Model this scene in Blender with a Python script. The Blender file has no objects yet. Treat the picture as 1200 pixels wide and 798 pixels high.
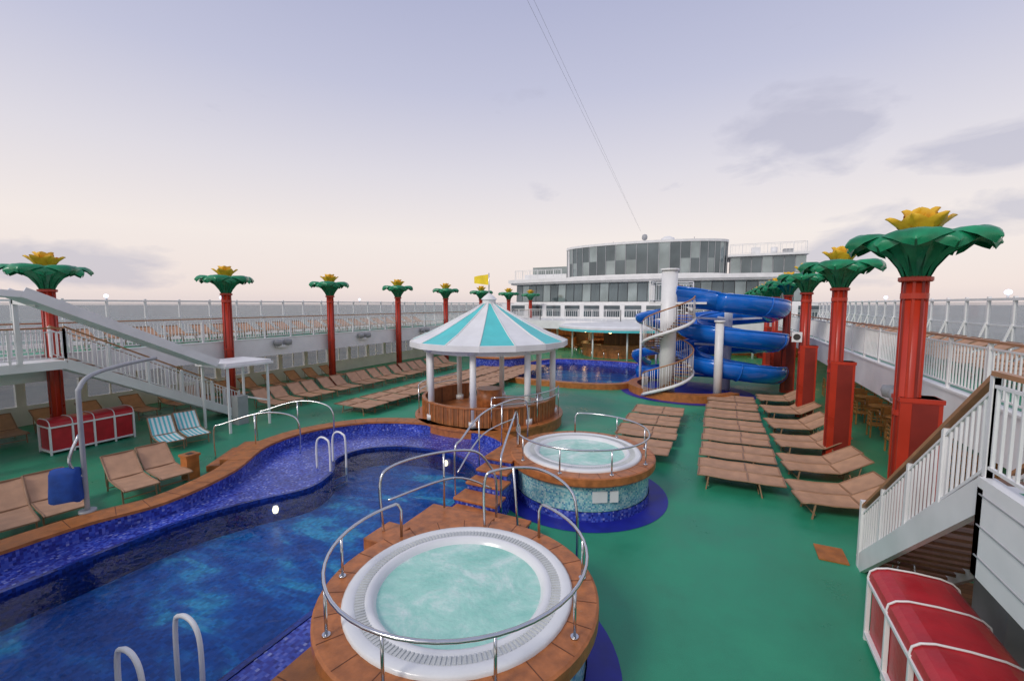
import bpy, bmesh, math, random
from mathutils import Vector, Matrix
random.seed(7)
sc=bpy.context.scene
sc.view_settings.view_transform='Standard'; sc.view_settings.look='None'; sc.view_settings.exposure=0
COL=bpy.context.collection
R=math.radians
# ------------------------------------------------------------------ materials
def newmat(name):
    m=bpy.data.materials.new(name); m.use_nodes=True
    nt=m.node_tree; b=nt.nodes['Principled BSDF']
    return m,nt,b
def N(nt,t,**k):
    n=nt.nodes.new(t)
    for a,v in k.items(): setattr(n,a,v)
    return n
def ramp(nt,stops,interp='LINEAR'):
    r=N(nt,'ShaderNodeValToRGB'); cr=r.color_ramp; cr.interpolation=interp
    while len(cr.elements)<len(stops): cr.elements.new(.5)
    for e,(p,c) in zip(cr.elements,stops):
        e.position=p; e.color=(c[0],c[1],c[2],1)
    return r
def mat(name,c,rough=.5,var=.12,scale=2.,bump=0.,bscale=40.,metal=0.,coat=0.,fine=.05):
    m,nt,b=newmat(name)
    tc=N(nt,'ShaderNodeTexCoord')
    n1=N(nt,'ShaderNodeTexNoise'); n1.inputs['Scale'].default_value=scale; n1.inputs['Detail'].default_value=3.5
    nt.links.new(tc.outputs['Object'],n1.inputs['Vector'])
    lo=[max(0,x*(1-var)) for x in c]; hi=[min(1,x*(1+var)) for x in c]
    r=ramp(nt,[(.3,lo),(.7,hi)]); nt.links.new(n1.outputs['Fac'],r.inputs['Fac'])
    nt.links.new(r.outputs['Color'],b.inputs['Base Color'])
    b.inputs['Roughness'].default_value=rough; b.inputs['Metallic'].default_value=metal
    if coat: b.inputs['Coat Weight'].default_value=coat
    if rough>.15:
        mr=N(nt,'ShaderNodeMapRange'); mr.inputs['To Min'].default_value=max(.03,rough-.1); mr.inputs['To Max'].default_value=min(1,rough+.1)
        nt.links.new(n1.outputs['Fac'],mr.inputs['Value']); nt.links.new(mr.outputs[0],b.inputs['Roughness'])
    if bump:
        n2=N(nt,'ShaderNodeTexNoise'); n2.inputs['Scale'].default_value=bscale; n2.inputs['Detail'].default_value=3
        nt.links.new(tc.outputs['Object'],n2.inputs['Vector'])
        bp=N(nt,'ShaderNodeBump'); bp.inputs['Strength'].default_value=bump; bp.inputs['Distance'].default_value=.02
        nt.links.new(n2.outputs['Fac'],bp.inputs['Height']); nt.links.new(bp.outputs['Normal'],b.inputs['Normal'])
    return m
def mosaic(name,stops,size=.045,rough=.15):
    m,nt,b=newmat(name)
    tc=N(nt,'ShaderNodeTexCoord')
    s=N(nt,'ShaderNodeVectorMath',operation='SNAP'); s.inputs[1].default_value=(size,size,size)
    nt.links.new(tc.outputs['Object'],s.inputs[0])
    w=N(nt,'ShaderNodeTexWhiteNoise'); nt.links.new(s.outputs[0],w.inputs['Vector'])
    r=ramp(nt,stops,'CONSTANT'); nt.links.new(w.outputs['Value'],r.inputs['Fac'])
    n1=N(nt,'ShaderNodeTexNoise'); n1.inputs['Scale'].default_value=1.3
    nt.links.new(tc.outputs['Object'],n1.inputs['Vector'])
    mx=N(nt,'ShaderNodeMix',data_type='RGBA',blend_type='MULTIPLY'); mx.inputs[0].default_value=1
    r2=ramp(nt,[(.3,(.65,.65,.7)),(.7,(1.15,1.15,1.15))]); nt.links.new(n1.outputs['Fac'],r2.inputs['Fac'])
    nt.links.new(r.outputs['Color'],mx.inputs[6]); nt.links.new(r2.outputs['Color'],mx.inputs[7])
    nt.links.new(mx.outputs[2],b.inputs['Base Color']); b.inputs['Roughness'].default_value=rough
    return m
def planks(name,c,width=.12,axis=0,rough=.5,dark=.35,gap=.08):
    m,nt,b=newmat(name)
    tc=N(nt,'ShaderNodeTexCoord'); sp=N(nt,'ShaderNodeSeparateXYZ'); nt.links.new(tc.outputs['Object'],sp.inputs[0])
    d=N(nt,'ShaderNodeMath',operation='DIVIDE'); d.inputs[1].default_value=width; nt.links.new(sp.outputs[axis],d.inputs[0])
    fr=N(nt,'ShaderNodeMath',operation='FRACT'); nt.links.new(d.outputs[0],fr.inputs[0])
    fl=N(nt,'ShaderNodeMath',operation='FLOOR'); nt.links.new(d.outputs[0],fl.inputs[0])
    w=N(nt,'ShaderNodeTexWhiteNoise',noise_dimensions='1D'); nt.links.new(fl.outputs[0],w.inputs['W'])
    r=ramp(nt,[(0,[x*.75 for x in c]),(1,[min(1,x*1.2) for x in c])]); nt.links.new(w.outputs['Value'],r.inputs['Fac'])
    g=N(nt,'ShaderNodeMath',operation='LESS_THAN'); g.inputs[1].default_value=gap; nt.links.new(fr.outputs[0],g.inputs[0])
    n1=N(nt,'ShaderNodeTexNoise'); n1.inputs['Scale'].default_value=6; nt.links.new(tc.outputs['Object'],n1.inputs['Vector'])
    r2=ramp(nt,[(.3,(.8,.8,.8)),(.7,(1.1,1.1,1.1))]); nt.links.new(n1.outputs['Fac'],r2.inputs['Fac'])
    m0=N(nt,'ShaderNodeMix',data_type='RGBA',blend_type='MULTIPLY'); m0.inputs[0].default_value=1
    nt.links.new(r.outputs['Color'],m0.inputs[6]); nt.links.new(r2.outputs['Color'],m0.inputs[7])
    mx=N(nt,'ShaderNodeMix',data_type='RGBA'); nt.links.new(g.outputs[0],mx.inputs[0]); nt.links.new(m0.outputs[2],mx.inputs[6])
    mx.inputs[7].default_value=(c[0]*dark,c[1]*dark,c[2]*dark,1)
    nt.links.new(mx.outputs[2],b.inputs['Base Color']); b.inputs['Roughness'].default_value=rough
    return m
def emis(name,c,s):
    m,nt,b=newmat(name); b.inputs['Base Color'].default_value=(*c,1)
    b.inputs['Emission Color'].default_value=(*c,1); b.inputs['Emission Strength'].default_value=s
    return m
def glassmat(name,c,alpha=.25,rough=.05):
    m,nt,b=newmat(name); out=nt.nodes['Material Output']
    b.inputs['Base Color'].default_value=(*c,1); b.inputs['Roughness'].default_value=rough
    tr=N(nt,'ShaderNodeBsdfTransparent'); mx=N(nt,'ShaderNodeMixShader'); mx.inputs[0].default_value=alpha
    nt.links.new(tr.outputs[0],mx.inputs[1]); nt.links.new(b.outputs[0],mx.inputs[2]); nt.links.new(mx.outputs[0],out.inputs['Surface'])
    return m

WHITE=mat('white_paint',(.8,.8,.79),.4,.07,1.5)
WHITE2=mat('white_gelcoat',(.8,.81,.8),.2,.03,3)
GREY=mat('grey_metal',(.35,.36,.37),.4,.1,3)
DARK=mat('dark_interior',(.05,.045,.04),.6,.3,1)
BACK=mat('bar_back_wall',(.22,.13,.08),.6,.4,.8)
TEAK=mat('teak_rail',(.42,.2,.09),.4,.2,3)
STEEL=mat('stainless_steel',(.68,.69,.7),.22,.05,5,metal=1.)
RED=mat('red_column_paint',(.46,.034,.013),.3,.18,1.2)
REDDK=mat('red_column_groove',(.22,.018,.01),.45,.15,2)
REDV=mat('red_vinyl',(.5,.02,.03),.35,.15,4,bump=.3,bscale=12)
GREEN=mat('leaf_green_paint',(.012,.23,.1),.28,.4,2.5)
GREEN2=mat('leaf_green_dark',(.006,.12,.055),.35,.2,2)
YELL=mat('petal_yellow_paint',(.95,.5,.03),.4,.25,5)
FLAGY=mat('flag_yellow',(.95,.68,.03),.7,.1,4)
TAN=mat('tan_sling_fabric',(.5,.285,.17),.7,.13,4,bump=.2,bscale=150)
TANF=mat('tan_frame',(.33,.19,.11),.4,.1,6)
COPING=mat('orange_coping',(.42,.145,.035),.42,.25,5,bump=.3,bscale=60)
SEAM=mat('dark_wood_seam',(.14,.05,.02),.6,.2,5)
WOODP=planks('wood_panel_slats',(.36,.14,.05),.16,0,.45)
WOODF=planks('teak_floor_slats',(.25,.12,.06),.14,1,.55)
WOODR=mat('orange_wood_rim',(.44,.15,.045),.38,.3,6,bump=.2,bscale=30)
MOS=mosaic('blue_mosaic_tile',[(0,(.035,.05,.36)),(.25,(.04,.08,.48)),(.5,(.07,.12,.56)),(.72,(.02,.03,.25)),(.84,(.13,.17,.6)),(.96,(.28,.32,.66))],.045,.25)
MOSD=mosaic('dark_blue_mosaic_tile',[(0,(.01,.03,.22)),(.4,(.014,.05,.32)),(.8,(.008,.02,.15))],.045,.2)
MOSL=mosaic('turquoise_mosaic_tile',[(0,(.26,.55,.56)),(.25,(.4,.64,.64)),(.5,(.18,.44,.52)),(.7,(.52,.7,.66)),(.9,(.1,.28,.45))],.035)
BLUER=mat('blue_deck_ring',(.012,.02,.3),.45,.2,3)
TURQ=mat('turquoise_paint',(.1,.6,.6),.4,.08,2)
BLUES=mat('blue_slide_gelcoat',(.006,.15,.62),.14,.12,1.5,coat=.5)
NAVY=mat('navy_fabric',(.01,.06,.3),.8,.2,5,bump=.5,bscale=9)
GLASSW=glassmat('windbreak_glass',(.35,.42,.45),.22)
GLASSB=glassmat('window_glass',(.08,.13,.16),.35)
GLASSD=mat('tinted_bridge_glass',(.14,.175,.19),.07,.25,.35)
GLASSL=mat('light_tinted_glass',(.3,.36,.37),.09,.3,.4)
for g_ in (GLASSD,GLASSL): g_.node_tree.nodes['Principled BSDF'].inputs['Metallic'].default_value=.55
WARM=emis('warm_lamp',(1,.62,.25),9)
DIM=emis('underwater_lamp',(1,.8,.5),2.2)
COOL=emis('cool_lamp',(.6,.7,1),2)
ORANGEW=mat('chair_wood',(.5,.22,.06),.45,.2,6)
FOAM=mat('white_grate',(.6,.62,.6),.5,.05,8,bump=.3,bscale=60)

def deckmat():
    m,nt,b=newmat('green_rubber_deck')
    tc=N(nt,'ShaderNodeTexCoord')
    n1=N(nt,'ShaderNodeTexNoise'); n1.inputs['Scale'].default_value=.45; n1.inputs['Detail'].default_value=7; n1.inputs['Roughness'].default_value=.68
    n2=N(nt,'ShaderNodeTexNoise'); n2.inputs['Scale'].default_value=90; n2.inputs['Detail'].default_value=2
    for n in (n1,n2): nt.links.new(tc.outputs['Object'],n.inputs['Vector'])
    r=ramp(nt,[(.3,(.02,.24,.125)),(.5,(.03,.3,.165)),(.7,(.045,.36,.2))]); nt.links.new(n1.outputs['Fac'],r.inputs['Fac'])
    r2=ramp(nt,[(.3,(.85,.85,.85)),(.7,(1.12,1.12,1.12))]); nt.links.new(n2.outputs['Fac'],r2.inputs['Fac'])
    mx=N(nt,'ShaderNodeMix',data_type='RGBA',blend_type='MULTIPLY'); mx.inputs[0].default_value=1
    nt.links.new(r.outputs['Color'],mx.inputs[6]); nt.links.new(r2.outputs['Color'],mx.inputs[7])
    nt.links.new(mx.outputs[2],b.inputs['Base Color'])
    mr=N(nt,'ShaderNodeMapRange'); mr.inputs['From Min'].default_value=.35; mr.inputs['From Max'].default_value=.65; mr.inputs['To Min'].default_value=.25; mr.inputs['To Max'].default_value=.6
    nt.links.new(n1.outputs['Fac'],mr.inputs['Value']); nt.links.new(mr.outputs[0],b.inputs['Roughness'])
    bp=N(nt,'ShaderNodeBump'); bp.inputs['Strength'].default_value=.25; bp.inputs['Distance'].default_value=.01
    nt.links.new(n2.outputs['Fac'],bp.inputs['Height']); nt.links.new(bp.outputs['Normal'],b.inputs['Normal'])
    return m
DECK=deckmat()
def poolfloor():
    m,nt,b=newmat('pool_floor_mosaic')
    tc=N(nt,'ShaderNodeTexCoord')
    mp=N(nt,'ShaderNodeMapping'); mp.inputs['Rotation'].default_value=(0,0,R(-52)); mp.inputs['Scale'].default_value=(.55,1.3,1)
    nt.links.new(tc.outputs['Object'],mp.inputs['Vector'])
    n1=N(nt,'ShaderNodeTexNoise'); n1.inputs['Scale'].default_value=.85; n1.inputs['Detail'].default_value=6; n1.inputs['Roughness'].default_value=.6; n1.inputs['Distortion'].default_value=.6
    nt.links.new(mp.outputs[0],n1.inputs['Vector'])
    r=ramp(nt,[(.36,(.008,.085,.36)),(.48,(.01,.12,.45)),(.55,(.02,.22,.56)),(.61,(.07,.48,.7)),(.7,(.04,.36,.65))]); nt.links.new(n1.outputs['Fac'],r.inputs['Fac'])
    # small tiles
    s=N(nt,'ShaderNodeVectorMath',operation='SNAP'); s.inputs[1].default_value=(.06,.06,.06); nt.links.new(tc.outputs['Object'],s.inputs[0])
    w=N(nt,'ShaderNodeTexWhiteNoise'); nt.links.new(s.outputs[0],w.inputs['Vector'])
    r2=ramp(nt,[(0,(.7,.7,.75)),(1,(1.25,1.25,1.2))]); nt.links.new(w.outputs['Value'],r2.inputs['Fac'])
    mx=N(nt,'ShaderNodeMix',data_type='RGBA',blend_type='MULTIPLY'); mx.inputs[0].default_value=1
    nt.links.new(r.outputs['Color'],mx.inputs[6]); nt.links.new(r2.outputs['Color'],mx.inputs[7])
    nt.links.new(mx.outputs[2],b.inputs['Base Color']); b.inputs['Roughness'].default_value=.4
    return m
PFLOOR=poolfloor()
def water():
    m,nt,b=newmat('pool_water'); out=nt.nodes['Material Output']
    tc=N(nt,'ShaderNodeTexCoord')
    n1=N(nt,'ShaderNodeTexNoise'); n1.inputs['Scale'].default_value=3.0; n1.inputs['Detail'].default_value=4; n1.inputs['Distortion'].default_value=.5
    nt.links.new(tc.outputs['Object'],n1.inputs['Vector'])
    bp=N(nt,'ShaderNodeBump'); bp.inputs['Strength'].default_value=.6; bp.inputs['Distance'].default_value=.04
    nt.links.new(n1.outputs['Fac'],bp.inputs['Height'])
    tr=N(nt,'ShaderNodeBsdfTransparent'); tr.inputs['Color'].default_value=(.8,.94,1,1)
    gl=N(nt,'ShaderNodeBsdfGlossy'); gl.inputs['Roughness'].default_value=.06
    fr=N(nt,'ShaderNodeFresnel'); fr.inputs['IOR'].default_value=1.25
    for x in (fr,gl): nt.links.new(bp.outputs['Normal'],x.inputs['Normal'])
    mx=N(nt,'ShaderNodeMixShader'); nt.links.new(fr.outputs[0],mx.inputs[0])
    nt.links.new(tr.outputs[0],mx.inputs[1]); nt.links.new(gl.outputs[0],mx.inputs[2]); nt.links.new(mx.outputs[0],out.inputs['Surface'])
    return m
WATER=water()
def tubwater():
    m,nt,b=newmat('bubbling_tub_water')
    tc=N(nt,'ShaderNodeTexCoord')
    n1=N(nt,'ShaderNodeTexNoise'); n1.inputs['Scale'].default_value=1.6; n1.inputs['Detail'].default_value=9; n1.inputs['Roughness'].default_value=.7; n1.inputs['Distortion'].default_value=.5
    nt.links.new(tc.outputs['Object'],n1.inputs['Vector'])
    r=ramp(nt,[(.3,(.25,.62,.5)),(.5,(.42,.75,.63)),(.66,(.75,.88,.81))]); nt.links.new(n1.outputs['Fac'],r.inputs['Fac'])
    nt.links.new(r.outputs['Color'],b.inputs['Base Color']); b.inputs['Roughness'].default_value=.22
    n2=N(nt,'ShaderNodeTexNoise'); n2.inputs['Scale'].default_value=11; n2.inputs['Detail'].default_value=5
    nt.links.new(tc.outputs['Object'],n2.inputs['Vector'])
    bp=N(nt,'ShaderNodeBump'); bp.inputs['Strength'].default_value=.45; bp.inputs['Distance'].default_value=.04
    nt.links.new(n2.outputs['Fac'],bp.inputs['Height']); nt.links.new(bp.outputs['Normal'],b.inputs['Normal'])
    return m
TUBW=tubwater()
def stripes():
    m,nt,b=newmat('turquoise_striped_towel')
    tc=N(nt,'ShaderNodeTexCoord'); sp=N(nt,'ShaderNodeSeparateXYZ'); nt.links.new(tc.outputs['Object'],sp.inputs[0])
    d=N(nt,'ShaderNodeMath',operation='MULTIPLY'); d.inputs[1].default_value=8.5; nt.links.new(sp.outputs[1],d.inputs[0])
    fr=N(nt,'ShaderNodeMath',operation='FRACT'); nt.links.new(d.outputs[0],fr.inputs[0])
    r=ramp(nt,[(0,(.12,.5,.55)),(.5,(.7,.75,.75))],'CONSTANT'); nt.links.new(fr.outputs[0],r.inputs['Fac'])
    nt.links.new(r.outputs['Color'],b.inputs['Base Color']); b.inputs['Roughness'].default_value=.8
    return m
TEALW=stripes()

# ------------------------------------------------------------------ mesh builder
class MB:
    def __init__(s,name,mats): s.n=name; s.M=mats; s.v=[]; s.f=[]; s.mi=[]; s.sm=[]
    def add(s,vs,fs,m=0,smooth=False):
        o=len(s.v); s.v+= [tuple(v) for v in vs]
        for f in fs: s.f.append([i+o for i in f]); s.mi.append(m); s.sm.append(smooth)
    def box(s,x0,x1,y0,y1,z0,z1,m=0,mtx=None):
        vs=[Vector(p) for p in ((x0,y0,z0),(x1,y0,z0),(x1,y1,z0),(x0,y1,z0),(x0,y0,z1),(x1,y0,z1),(x1,y1,z1),(x0,y1,z1))]
        if mtx: vs=[mtx@v for v in vs]
        s.add(vs,[(0,3,2,1),(4,5,6,7),(0,1,5,4),(1,2,6,5),(2,3,7,6),(3,0,4,7)],m)
    def beam(s,a,b,w,h,m=0):
        a=Vector(a);b=Vector(b);d=(b-a); L=d.length
        if L<1e-6: return
        d/=L; up=Vector((0,0,1))
        if abs(d.z)>.99: up=Vector((1,0,0))
        side=d.cross(up).normalized(); u2=side.cross(d)
        M=Matrix((side,d,u2)).transposed().to_4x4(); M.translation=a
        s.box(-w/2,w/2,0,L,-h/2,h/2,m,M)
    def cyl(s,x,y,z0,z1,r0,r1=None,n=16,m=0,cap=True):
        if r1 is None:r1=r0
        s.lathe(x,y,[(r0,z0),(r1,z1)],n,m)
        if cap:
            o=len(s.v)-2*n
            s.f.append([o+i for i in range(n)][::-1]); s.mi.append(m); s.sm.append(False)
            s.f.append([o+n+i for i in range(n)]); s.mi.append(m); s.sm.append(False)
    def lathe(s,x,y,prof,n=24,m=0,smooth=True,a0=0,a1=2*math.pi):
        full=abs(a1-a0-2*math.pi)<1e-6; k=n if full else n+1
        vs=[]
        for r,z in prof:
            for i in range(k):
                a=a0+(a1-a0)*i/n; vs.append((x+r*math.cos(a),y+r*math.sin(a),z))
        fs=[]
        for j in range(len(prof)-1):
            for i in range(n):
                i2=(i+1)%k; fs.append((j*k+i,j*k+i2,(j+1)*k+i2,(j+1)*k+i))
        s.add(vs,fs,m,smooth)
    def disc(s,x,y,z,r,n=48,m=0):
        s.add([(x+r*math.cos(2*math.pi*i/n),y+r*math.sin(2*math.pi*i/n),z) for i in range(n)],[list(range(n))],m)
    def tube(s,pts,r=.025,m=0,n=8,closed=False):
        pts=[Vector(p) for p in pts]; L=len(pts); vs=[]
        prev=None
        for i,p in enumerate(pts):
            if closed: t=pts[(i+1)%L]-pts[i-1]
            else: t=pts[min(i+1,L-1)]-pts[max(i-1,0)]
            if t.length<1e-9: t=Vector((0,0,1))
            t.normalize()
            if prev is None:
                u=t.orthogonal().normalized()
            else:
                u=prev-t*prev.dot(t)
                if u.length<1e-6: u=t.orthogonal()
                u.normalize()
            prev=u; w=t.cross(u)
            for k in range(n):
                a=2*math.pi*k/n; vs.append(p+r*(math.cos(a)*u+math.sin(a)*w))
        fs=[]
        for i in range(L if closed else L-1):
            j=(i+1)%L
            for k in range(n):
                k2=(k+1)%n; fs.append((i*n+k,i*n+k2,j*n+k2,j*n+k))
        if not closed: fs+= [list(range(n))[::-1],[(L-1)*n+k for k in range(n)]]
        s.add(vs,fs,m,True)
    def ringwall(s,loop,z0,z1,m=0):
        n=len(loop); vs=[(p[0],p[1],z0) for p in loop]+[(p[0],p[1],z1) for p in loop]
        s.add(vs,[(i,(i+1)%n,n+(i+1)%n,n+i) for i in range(n)],m,True)
    def ringflat(s,a,b,z,m=0,z2=None):
        n=len(a); z2=z if z2 is None else z2
        s.add([(p[0],p[1],z) for p in a]+[(p[0],p[1],z2) for p in b],[(i,(i+1)%n,n+(i+1)%n,n+i) for i in range(n)],m)
    def fill(s,loops,z,m=0):
        bm=bmesh.new()
        for lp in loops:
            vv=[bm.verts.new((p[0],p[1],z)) for p in lp]
            for i in range(len(vv)): bm.edges.new((vv[i],vv[(i+1)%len(vv)]))
        bmesh.ops.triangle_fill(bm,use_beauty=True,use_dissolve=False,edges=bm.edges[:],normal=(0,0,1))
        bm.verts.index_update()
        vs=[v.co[:] for v in bm.verts]; fs=[[v.index for v in f.verts] for f in bm.faces]
        fs=[f if bm_norm(vs,f)>0 else f[::-1] for f in fs]
        s.add(vs,fs,m); bm.free()
    def fence(s,path,h=1.05,mp=0,mt=1,bal=.13,post=1.6,tr=.035,r=.011):
        path=[Vector(p) for p in path]
        up=Vector((0,0,1))
        for a,b in zip(path[:-1],path[1:]):
            d=b-a; L=d.length
            s.beam(a+up*h,b+up*h,tr*2,tr*1.3,mt)
            s.beam(a+up*(h-.12),b+up*(h-.12),.03,.03,mp); s.beam(a+up*.1,b+up*.1,.03,.03,mp)
            n=max(1,int(L/bal))
            for i in range(n):
                p=a+d*((i+.5)/n); s.box(p.x-r,p.x+r,p.y-r,p.y+r,p.z+.1,p.z+h-.12,mp)
            n=max(1,round(L/post))
            for i in range(n+1):
                p=a+d*(i/n); s.box(p.x-.028,p.x+.028,p.y-.028,p.y+.028,p.z,p.z+h-.02,mp)
    def make(s,loc=(0,0,0),bev=0):
        me=bpy.data.meshes.new(s.n); me.from_pydata(s.v,[],s.f)
        for m in s.M: me.materials.append(m)
        me.polygons.foreach_set('material_index',s.mi); me.polygons.foreach_set('use_smooth',s.sm); me.update()
        ob=bpy.data.objects.new(s.n,me); COL.objects.link(ob); ob.location=loc
        if bev:
            b=ob.modifiers.new('b','BEVEL'); b.width=bev; b.segments=2; b.limit_method='ANGLE'; b.angle_limit=R(50)
        return ob
def bm_norm(vs,f):
    a,b,c=[Vector(vs[i]) for i in f[:3]]; return (b-a).cross(c-a).z
def inst(name,me,loc,rz=0):
    ob=bpy.data.objects.new(name,me); COL.objects.link(ob); ob.location=loc; ob.rotation_euler=(0,0,rz); return ob
def cr(P,closed=True,n=6):
    out=[];L=len(P); D=len(P[0])
    rng=range(L) if closed else range(L-1)
    for i in rng:
        if closed: p=[P[(i+k-1)%L] for k in range(4)]
        else: p=[P[max(i-1,0)],P[i],P[i+1],P[min(i+2,L-1)]]
        for k in range(n):
            t=k/n
            out.append(tuple(.5*(2*p[1][d]+(p[2][d]-p[0][d])*t+(2*p[0][d]-5*p[1][d]+4*p[2][d]-p[3][d])*t*t+(3*p[1][d]-p[0][d]-3*p[2][d]+p[3][d])*t**3) for d in range(D)))
    if not closed: out.append(tuple(P[-1]))
    return out
def offset(lp,d):
    A=sum(lp[i][0]*lp[(i+1)%len(lp)][1]-lp[(i+1)%len(lp)][0]*lp[i][1] for i in range(len(lp)))
    sg=1 if A>0 else -1; out=[]
    for i in range(len(lp)):
        a=lp[i-1];b=lp[(i+1)%len(lp)]; tx,ty=b[0]-a[0],b[1]-a[1]; l=math.hypot(tx,ty) or 1
        out.append((lp[i][0]+sg*ty/l*d,lp[i][1]-sg*tx/l*d))
    return out

XL,XR=-24.0,7.8
XLe,XRe=-19.9,4.1
# ------------------------------------------------------------------ pools
P=cr([(-10.9,-2),(-10.9,1),(-10.9,3.5),(-10.55,4.9),(-11.0,6.6),(-12.1,8.3),(-12.2,10.0),(-11.3,11.5),(-9.8,12.2),(-8.2,12.3),(-6.6,12.1),(-5.5,11.2),(-5.0,10),(-4.8,8),(-4.5,6),(-4.4,4.2),(-4.35,2),(-4.35,-1.4),(-6,-2.2),(-8,-2.3),(-10,-2.3)],True,5)
W=cr([(-10,-1.4),(-10,1),(-10,3.5),(-9.95,5.0),(-9.5,6.2),(-9.0,7.2),(-9.3,8.2),(-10.0,9.0),(-9.9,10),(-8.9,10.7),(-7.4,10.8),(-6,10.1),(-5.4,8.8),(-5.3,6.5),(-5.3,4),(-5.3,1),(-5.4,-1.2),(-6.5,-1.5),(-8,-1.5),(-9.5,-1.5)],True,5)
PO=offset(P,.5)
P2=cr([(-12,24),(-8.5,23.2),(-5,24),(-4.2,28),(-5,32.2),(-8.5,33),(-12,32.2),(-12.8,28)],True,6)
P2O=offset(P2,.45); P2W=offset(P2,-.7)
mb=MB('deck_floor_ground',[DECK,DARK])
mb.fill([[(XL,-6),(XR,-6),(XR,60),(XL,60)],offset(P,.3),offset(P2,.3)],0)
mb.make()
mb=MB('swimming_pool',[MOS,PFLOOR,WATER,COPING,MOSD,SEAM,DIM])
mb.ringwall(PO,-.05,.38,3); 
mb.ringflat(offset(P,.53),offset(P,-.03),.42,3); mb.ringwall(offset(P,.53),.36,.42,3); mb.ringwall(offset(P,-.03),.36,.42,3)
po,pi_=offset(P,.51),offset(P,-.01)
for i in range(0,len(P),2): mb.beam((po[i][0],po[i][1],.42),(pi_[i][0],pi_[i][1],.42),.012,.006,5)
mb.ringwall(P,-.3,.38,0)
mb.fill([P,offset(W,.1)],.1,0)
mb.ringflat(offset(W,.1),W,.112,4); mb.ringwall(W,-.1,.112,4); mb.ringwall(W,-.6,-.1,4)
mb.fill([W],-.5,1); mb.fill([W],.03,2)
mb.lathe(-9.3,6.5,[(.01,-.3),(.05,-.28),(.07,-.2),(.05,-.13),(.01,-.11)],12,6); mb.lathe(-7.4,10.75,[(.01,-.3),(.05,-.28),(.07,-.2),(.05,-.13),(.01,-.11)],12,6)
mb.make()
mb=MB('second_swimming_pool',[MOS,PFLOOR,WATER,COPING,FOAM])
mb.ringwall(P2O,-.05,.3,3); mb.ringflat(P2O,P2,.3,3); mb.ringwall(P2,0,.3,0); mb.ringflat(P2,P2W,.1,0); mb.ringwall(P2W,-.6,.1,0); mb.fill([P2W],-.5,1); mb.fill([P2W],.03,2)
mb.make()
mb=MB('splash_pool_surround',[COPING,BLUER])
mb.lathe(-1.6,24.5,[(0,.012),(3.3,.012)],40,1,False)
mb.lathe(-1.6,24.5,[(2.9,.012),(2.9,.4),(2.45,.4),(2.45,.012)],40,0,False,R(150),R(330))
mb.make()
# ------------------------------------------------------------------ hot tubs
def tub(x,y):
    mb=MB('round_hot_tub',[MOSL,WOODR,WHITE2,TUBW,FOAM,BLUER,MOS,WHITE,SEAM])
    mb.lathe(x,y,[(2.05,.008),(1.5,.008)],56,5,False)
    mb.lathe(x,y,[(1.62,0),(1.62,.22)],56,6); mb.lathe(x,y,[(1.6,.22),(1.6,.8)],56,0)
    mb.lathe(x,y,[(1.5,.8),(1.73,.8),(1.75,.83),(1.75,.98),(1.72,1.0),(1.42,1.0)],56,1,False)
    mb.lathe(x,y,[(1.43,.99),(1.43,1.035),(1.4,1.055),(1.3,1.055),(1.28,1.04)],56,2)
    mb.lathe(x,y,[(1.28,1.04),(1.17,1.035)],56,4)
    mb.lathe(x,y,[(1.17,1.035),(1.15,1.05),(1.09,1.05),(1.05,1.0),(.98,.9)],56,2)
    for i in range(150):
        a=2*math.pi*i/150; c,s_=math.cos(a),math.sin(a)
        mb.beam((x+1.17*c,y+1.17*s_,1.043),(x+1.28*c,y+1.28*s_,1.043),.022,.012,4)
    for i in range(24):
        a=2*math.pi*i/24; c,s_=math.cos(a),math.sin(a)
        mb.beam((x+1.435*c,y+1.435*s_,1.0),(x+1.72*c,y+1.72*s_,1.0),.01,.006,8)
    rr=[0,.3,.6,.85,1.04]; n=48; vs=[(x,y,1.0)];fs=[]
    for r in rr[1:]:
        for i in range(n):
            a=2*math.pi*i/n; vs.append((x+r*math.cos(a),y+r*math.sin(a),.975+random.uniform(-.006,.008)*(r<1)+ .02*max(0,1-r)))
    for i in range(n): fs.append((0,1+i,1+(i+1)%n))
    for j in range(len(rr)-2):
        for i in range(n): fs.append((1+j*n+i,1+(j+1)*n+i,1+(j+1)*n+(i+1)%n,1+j*n+(i+1)%n))
    mb.add(vs,fs,3,True)
    M=Matrix.Translation((x,y,.55))@Matrix.Rotation(math.atan2(-y,-x)+.25,4,'Z')
    mb.box(1.6,1.625,-.16,.16,-.12,.12,7,M); mb.box(1.6,1.625,.22,.4,-.12,.12,7,M)
    return mb.make()
T1=(-2.9,4.5); T2=(-3.0,10.2)
tub(*T1); tub(*T2)
def tubrail(name,x,y,a0,a1,r=1.6,z=1.55,posts=7):
    mb=MB(name,[STEEL]); 
    def pt(a,zz,rr=r): return (x+rr*math.cos(a),y+rr*math.sin(a),zz)
    n=40; arc=[pt(R(a0+(a1-a0)*i/n),z) for i in range(n+1)]
    e0=[pt(R(a0-3),1.0),pt(R(a0-3),z-.12),pt(R(a0-1.5),z-.03)]; e1=[pt(R(a1+1.5),z-.03),pt(R(a1+3),z-.12),pt(R(a1+3),1.0)]
    mb.tube(e0+arc+e1,.022)
    for i in range(1,posts):
        a=R(a0+(a1-a0)*i/posts); mb.tube([pt(a,1.0),pt(a,z)],.018); mb.cyl(*pt(a,0)[:2],1.0,1.02,.045,.045,12)
    return mb.make()
tubrail('hot_tub_safety_rail',T1[0],T1[1],-200,70)
tubrail('hot_tub_safety_rail',T2[0],T2[1],-170,110)
mb=MB('hot_tub_steps',[WOODR,MOS,WOODP])
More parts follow.
